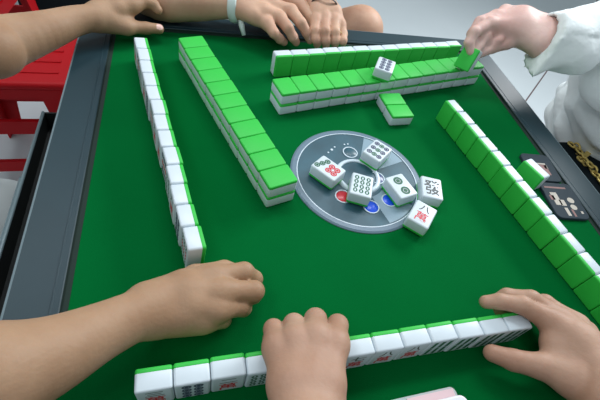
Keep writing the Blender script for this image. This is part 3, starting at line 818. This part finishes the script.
S.c(V3(0.12, 1.00, -0.24, 0.105), V3(-0.02, 0.70, -0.17, 0.090), V3(0.03, 0.56, -0.09, 0.068), V3(0.112, 0.527, -0.064, 0.059), k=0.02)
S.c(V3(-0.02, 1.00, -0.24, 0.105), V3(-0.06, 0.66, -0.22, 0.080), k=0.04)
S.c(V3(0.05, 1.0, -0.2, 0.175), V3(0.05, 1.02, -0.24, 0.175), k=0.04)
garment('shorts', S, 0.007, MT['shorts'], pf)

def ringband(name, c, axis, rx, ry, wr, m, label, cat, side=None, flat=1.0, n=40):
    """closed band round a wrist"""
    axis = Vector(axis).normalized(); a = (Vector(side) if side else axis.cross(Vector((0, 0, 1)))); a = (a-axis*a.dot(axis)).normalized(); b = axis.cross(a)
    bm = bmesh.new(); rings = []
    for k in range(n):
        t = 2*PI*k/n; d = a*math.cos(t)*rx + b*math.sin(t)*ry; dn = d.normalized()
        rings.append([bm.verts.new(Vector(c)+d+dn*wr*math.cos(s)*0.35+axis*wr*flat*math.sin(s)) for s in [2*PI*j/8 for j in range(8)]])
    for k in range(n):
        A, B = rings[k], rings[(k+1) % n]
        for j in range(8): bm.faces.new((A[j], A[(j+1) % 8], B[(j+1) % 8], B[j]))
    bmesh.ops.recalc_face_normals(bm, faces=bm.faces)
    return meshobj(name, bm, m, None, True)
ax1 = (at(245, 6, .054)-at(226, 3, .050))
wb = ringband('wristband', at(236, 4.5, .052), ax1, .0300, .0300, .0085, MT['band'], '', '')
tag(wb, 'white plastic wristband on the right wrist of the far player', 'wristband')
bm = bmesh.new()
p0 = at(240, 18, .040)
tube(bm, [p0+Vector((0, .004, .004)), p0+Vector((.003, -.006, -.010)), p0+Vector((.008, -.014, -.026))], [.004, .0055, .004], 8)
o = meshobj('loose_end', bm, MT['band'], None, True); o.parent = wb
ax2 = at(322, 8, .060)-at(321, -8, .070)
br = ringband('bracelet', at(323, 9, .060), ax2, .0290, .0270, .0032, MT['cord'], '', '')
tag(br, 'dark thin beaded bracelet on the left wrist of the far player', 'bracelet')
ax3 = at(344, 35, .040)-at(343, 30, .040)
rg = ringband('finger_ring', (at(336, 33.5, .041)), at(336, 38, .036)-at(336, 28, .047), .0104, .0104, .0013, MT['gold'], '', '', n=24)
tag(rg, 'thin gold ring on a finger of the far player', 'ring')

# ---------- right player: white long-sleeved shirt, hand placing a tile
pr = tag(empty('person', (0.85, 0.13, -0.75)), 'person at the right in white long-sleeved shirt, hand reaching to the far wall', 'person')
S = Solid()
S.sc(V3(0.62, 0.27, 0.15, 0.040), H(575, 38, .125, .0300), H(548, 37, .122, .0285))
S.c(H(546, 30, .122, .0250), H(522, 18, .126, .0190), H(505, 12, .124, .0130), k=0.016)
S.c(H(546, 32, .122, .0250), H(520, 22, .124, .0200), H(496, 17, .122, .0130), k=0.016)
S.c(H(544, 38, .120, .0260), H(520, 28, .120, .0200), H(490, 24, .118, .0125), k=0.016)
S.c(H(540, 44, .114, .0250), H(522, 34, .112, .0200), H(500, 33, .106, .0130), k=0.016)
finger(S, H(490, 24, .118, .0125), H(474, 32, .108, .0102), H(469, 43, .092, .0090), H(471, 52, .080, .0078), kj=.006)
finger(S, H(496, 17, .122, .0130), H(480, 22, .116, .0105), H(472, 34, .100, .0094), H(476, 50, .082, .0080), kj=.006)
finger(S, H(505, 12, .124, .0130), H(493, 20, .120, .0104), H(486, 34, .104, .0094), H(487, 45, .088, .0080), kj=.006)
finger(S, H(512, 16, .118, .0120), H(505, 28, .114, .0092), H(499, 40, .100, .0082), H(498, 47, .088, .0072), kj=.006)
finger(S, H(520, 34, .108, .0160), H(507, 43, .096, .0120), H(492, 48, .084, .0102), H(478, 54, .074, .0088), kj=.008)
S.c(H(500, 22, .116, .0110), H(484, 38, .098, .0095), H(480, 46, .088, .0080), k=0.006)
S.c(H(508, 26, .112, .0120), H(495, 42, .095, .0095), k=0.006)
rhand = S.mesh(0.0020)
S = Solid()
S.c(V3(0.62, 0.27, 0.15, 0.040), V3(0.81, 0.33, 0.27, 0.045), V3(0.88, 0.22, 0.25, 0.07), k=0.03)
S.c(V3(0.66, -0.04, -0.145, 0.026), V3(0.84, -0.10, 0.00, 0.040), V3(0.86, -0.08, 0.27, 0.045), V3(0.88, 0.02, 0.25, 0.07), k=0.03)
S.c(V3(0.66, -0.04, -0.145, 0.024), V3(0.60, -0.02, -0.155, 0.024), k=0.02)
for k in range(4): S.limb(V3(0.60, -0.05+0.021*k, -0.155, 0.010), V3(0.565, -0.052+0.023*k, -0.158, 0.009), V3(0.545, -0.054+0.024*k, -0.165, 0.008))
S.c(V3(0.88, 0.13, 0.22, 0.10), V3(0.84, 0.17, -0.15, 0.11), k=0.04)
S.c(V3(0.86, 0.13, 0.30, 0.06), V3(0.84, 0.13, 0.40, 0.055), k=0.05)
S.c(V3(0.84, 0.23, -0.26, 0.08), V3(0.56, 0.23, -0.26, 0.060), V3(0.56, 0.23, -0.68, 0.040), k=0.04)
S.c(V3(0.84, 0.03, -0.26, 0.08), V3(0.56, 0.00, -0.26, 0.060), V3(0.56, 0.00, -0.68, 0.040), k=0.04)
torso = S.mesh(0.010, pad=0.03)
o = linkmesh('body', npmesh('body', [rhand, torso]), [MT['skin_d'], MT['nail']]); o.parent = pr; o.matrix_parent_inverse = Matrix.Translation(-pr.location)
# shirt with open cuff and folds
cuff_a, cuff_b = at(543, 37, .122), at(580, 44, .125)
cdir = (cuff_b-cuff_a).normalized()
S = Solid()
S.c((at(530, 41, .120), .050), (at(568, 42, .128), .048), V3(0.62, 0.28, 0.15, 0.058), V3(0.80, 0.33, 0.27, 0.085), V3(0.88, 0.22, 0.25, 0.12), k=0.03)
S.c(V3(0.70, -0.055, -0.11, 0.048), V3(0.84, -0.10, 0.00, 0.060), V3(0.86, -0.08, 0.27, 0.08), V3(0.88, 0.02, 0.24, 0.12), k=0.05)
S.c(V3(0.88, 0.13, 0.22, 0.155), V3(0.83, 0.18, 0.0, 0.155), V3(0.805, 0.25, -0.08, 0.150), k=0.06)
S.c(V3(0.64, 0.27, 0.12, 0.062), V3(0.69, 0.22, 0.05, 0.095), V3(0.74, 0.22, -0.03, 0.12), k=0.06)
def folds(P, F):
    x, y, z = P[..., 0], P[..., 1], P[..., 2]
    s = (P-np.array(cuff_a, np.float32))@np.array(cdir, np.float32)
    g = 0.0055*np.sin(70*s+26*y+18*z)*np.sin(22*z+30*y+1.0) + 0.0050*np.sin(46*x-60*z+25*y) + 0.0026*np.sin(120*x+90*y-70*z)
    F = F+g*np.where(z > 0.16, 0.45, 1.0)
    # cut the cuff off square and hollow it out around the wrist
    rad = np.linalg.norm(P-np.array(cuff_a, np.float32)-s[..., None]*np.array(cdir, np.float32), axis=-1)
    near = s < 0.30
    F = np.where(near, np.maximum(F, -(s+0.006+0.15*(0.12-z))), F)
    hollow = np.maximum(rad-0.0375, s-0.05)
    return np.where(near, np.maximum(F, -hollow), F)
garment('shirt', S, 0.005, MT['shirt_w'], pr, folds)
S = Solid()
S.c(V3(0.84, 0.23, -0.26, 0.095), V3(0.56, 0.23, -0.25, 0.075), V3(0.56, 0.23, -0.68, 0.055), k=0.04)
S.c(V3(0.84, 0.03, -0.26, 0.095), V3(0.56, 0.00, -0.25, 0.075), V3(0.56, 0.00, -0.68, 0.055), k=0.04)
S.c(V3(0.82, 0.13, -0.25, 0.155), V3(0.84, 0.13, -0.25, 0.155), k=0.04)
garment('trousers', S, 0.010, MT['trousers'], pr)
# small black bag with gold chain on the lap
hb = tag(empty('handbag', (0.635, 0.105, -0.165)), 'black bag with a gold chain strap on the lap of the right player', 'bag')
bm = bmesh.new(); box(bm, (0, 0, 0.03), (0.12, 0.20, 0.06), bevel=0.015, seg=3); meshobj('bag_body', bm, MT['trousers'], hb, True)
bm = bmesh.new()
pts = [Vector((-0.02+0.004*math.sin(k), 0.075-0.011*k, 0.066+0.004*math.sin(k*1.3))) for k in range(14)]
for k, p in enumerate(pts):
    R3 = Matrix.Rotation(k*PI/2, 3, 'Y') @ Matrix.Rotation(0.2, 3, 'Z')
    tube(bm, [p + R3 @ Vector((0.0065*math.cos(t), 0.010*math.sin(t), 0)) for t in [2*PI*j/12 for j in range(12)]], 0.0024, 6, closed=True)
meshobj('chain_strap', bm, MT['gold'], hb, True)
bm = bmesh.new(); box(bm, (0.01, 0.05, 0.064), (0.05, 0.012, 0.006), Matrix.Rotation(0.5, 3, 'Z'), bevel=0.002); meshobj('clasp', bm, MT['gold'], hb)
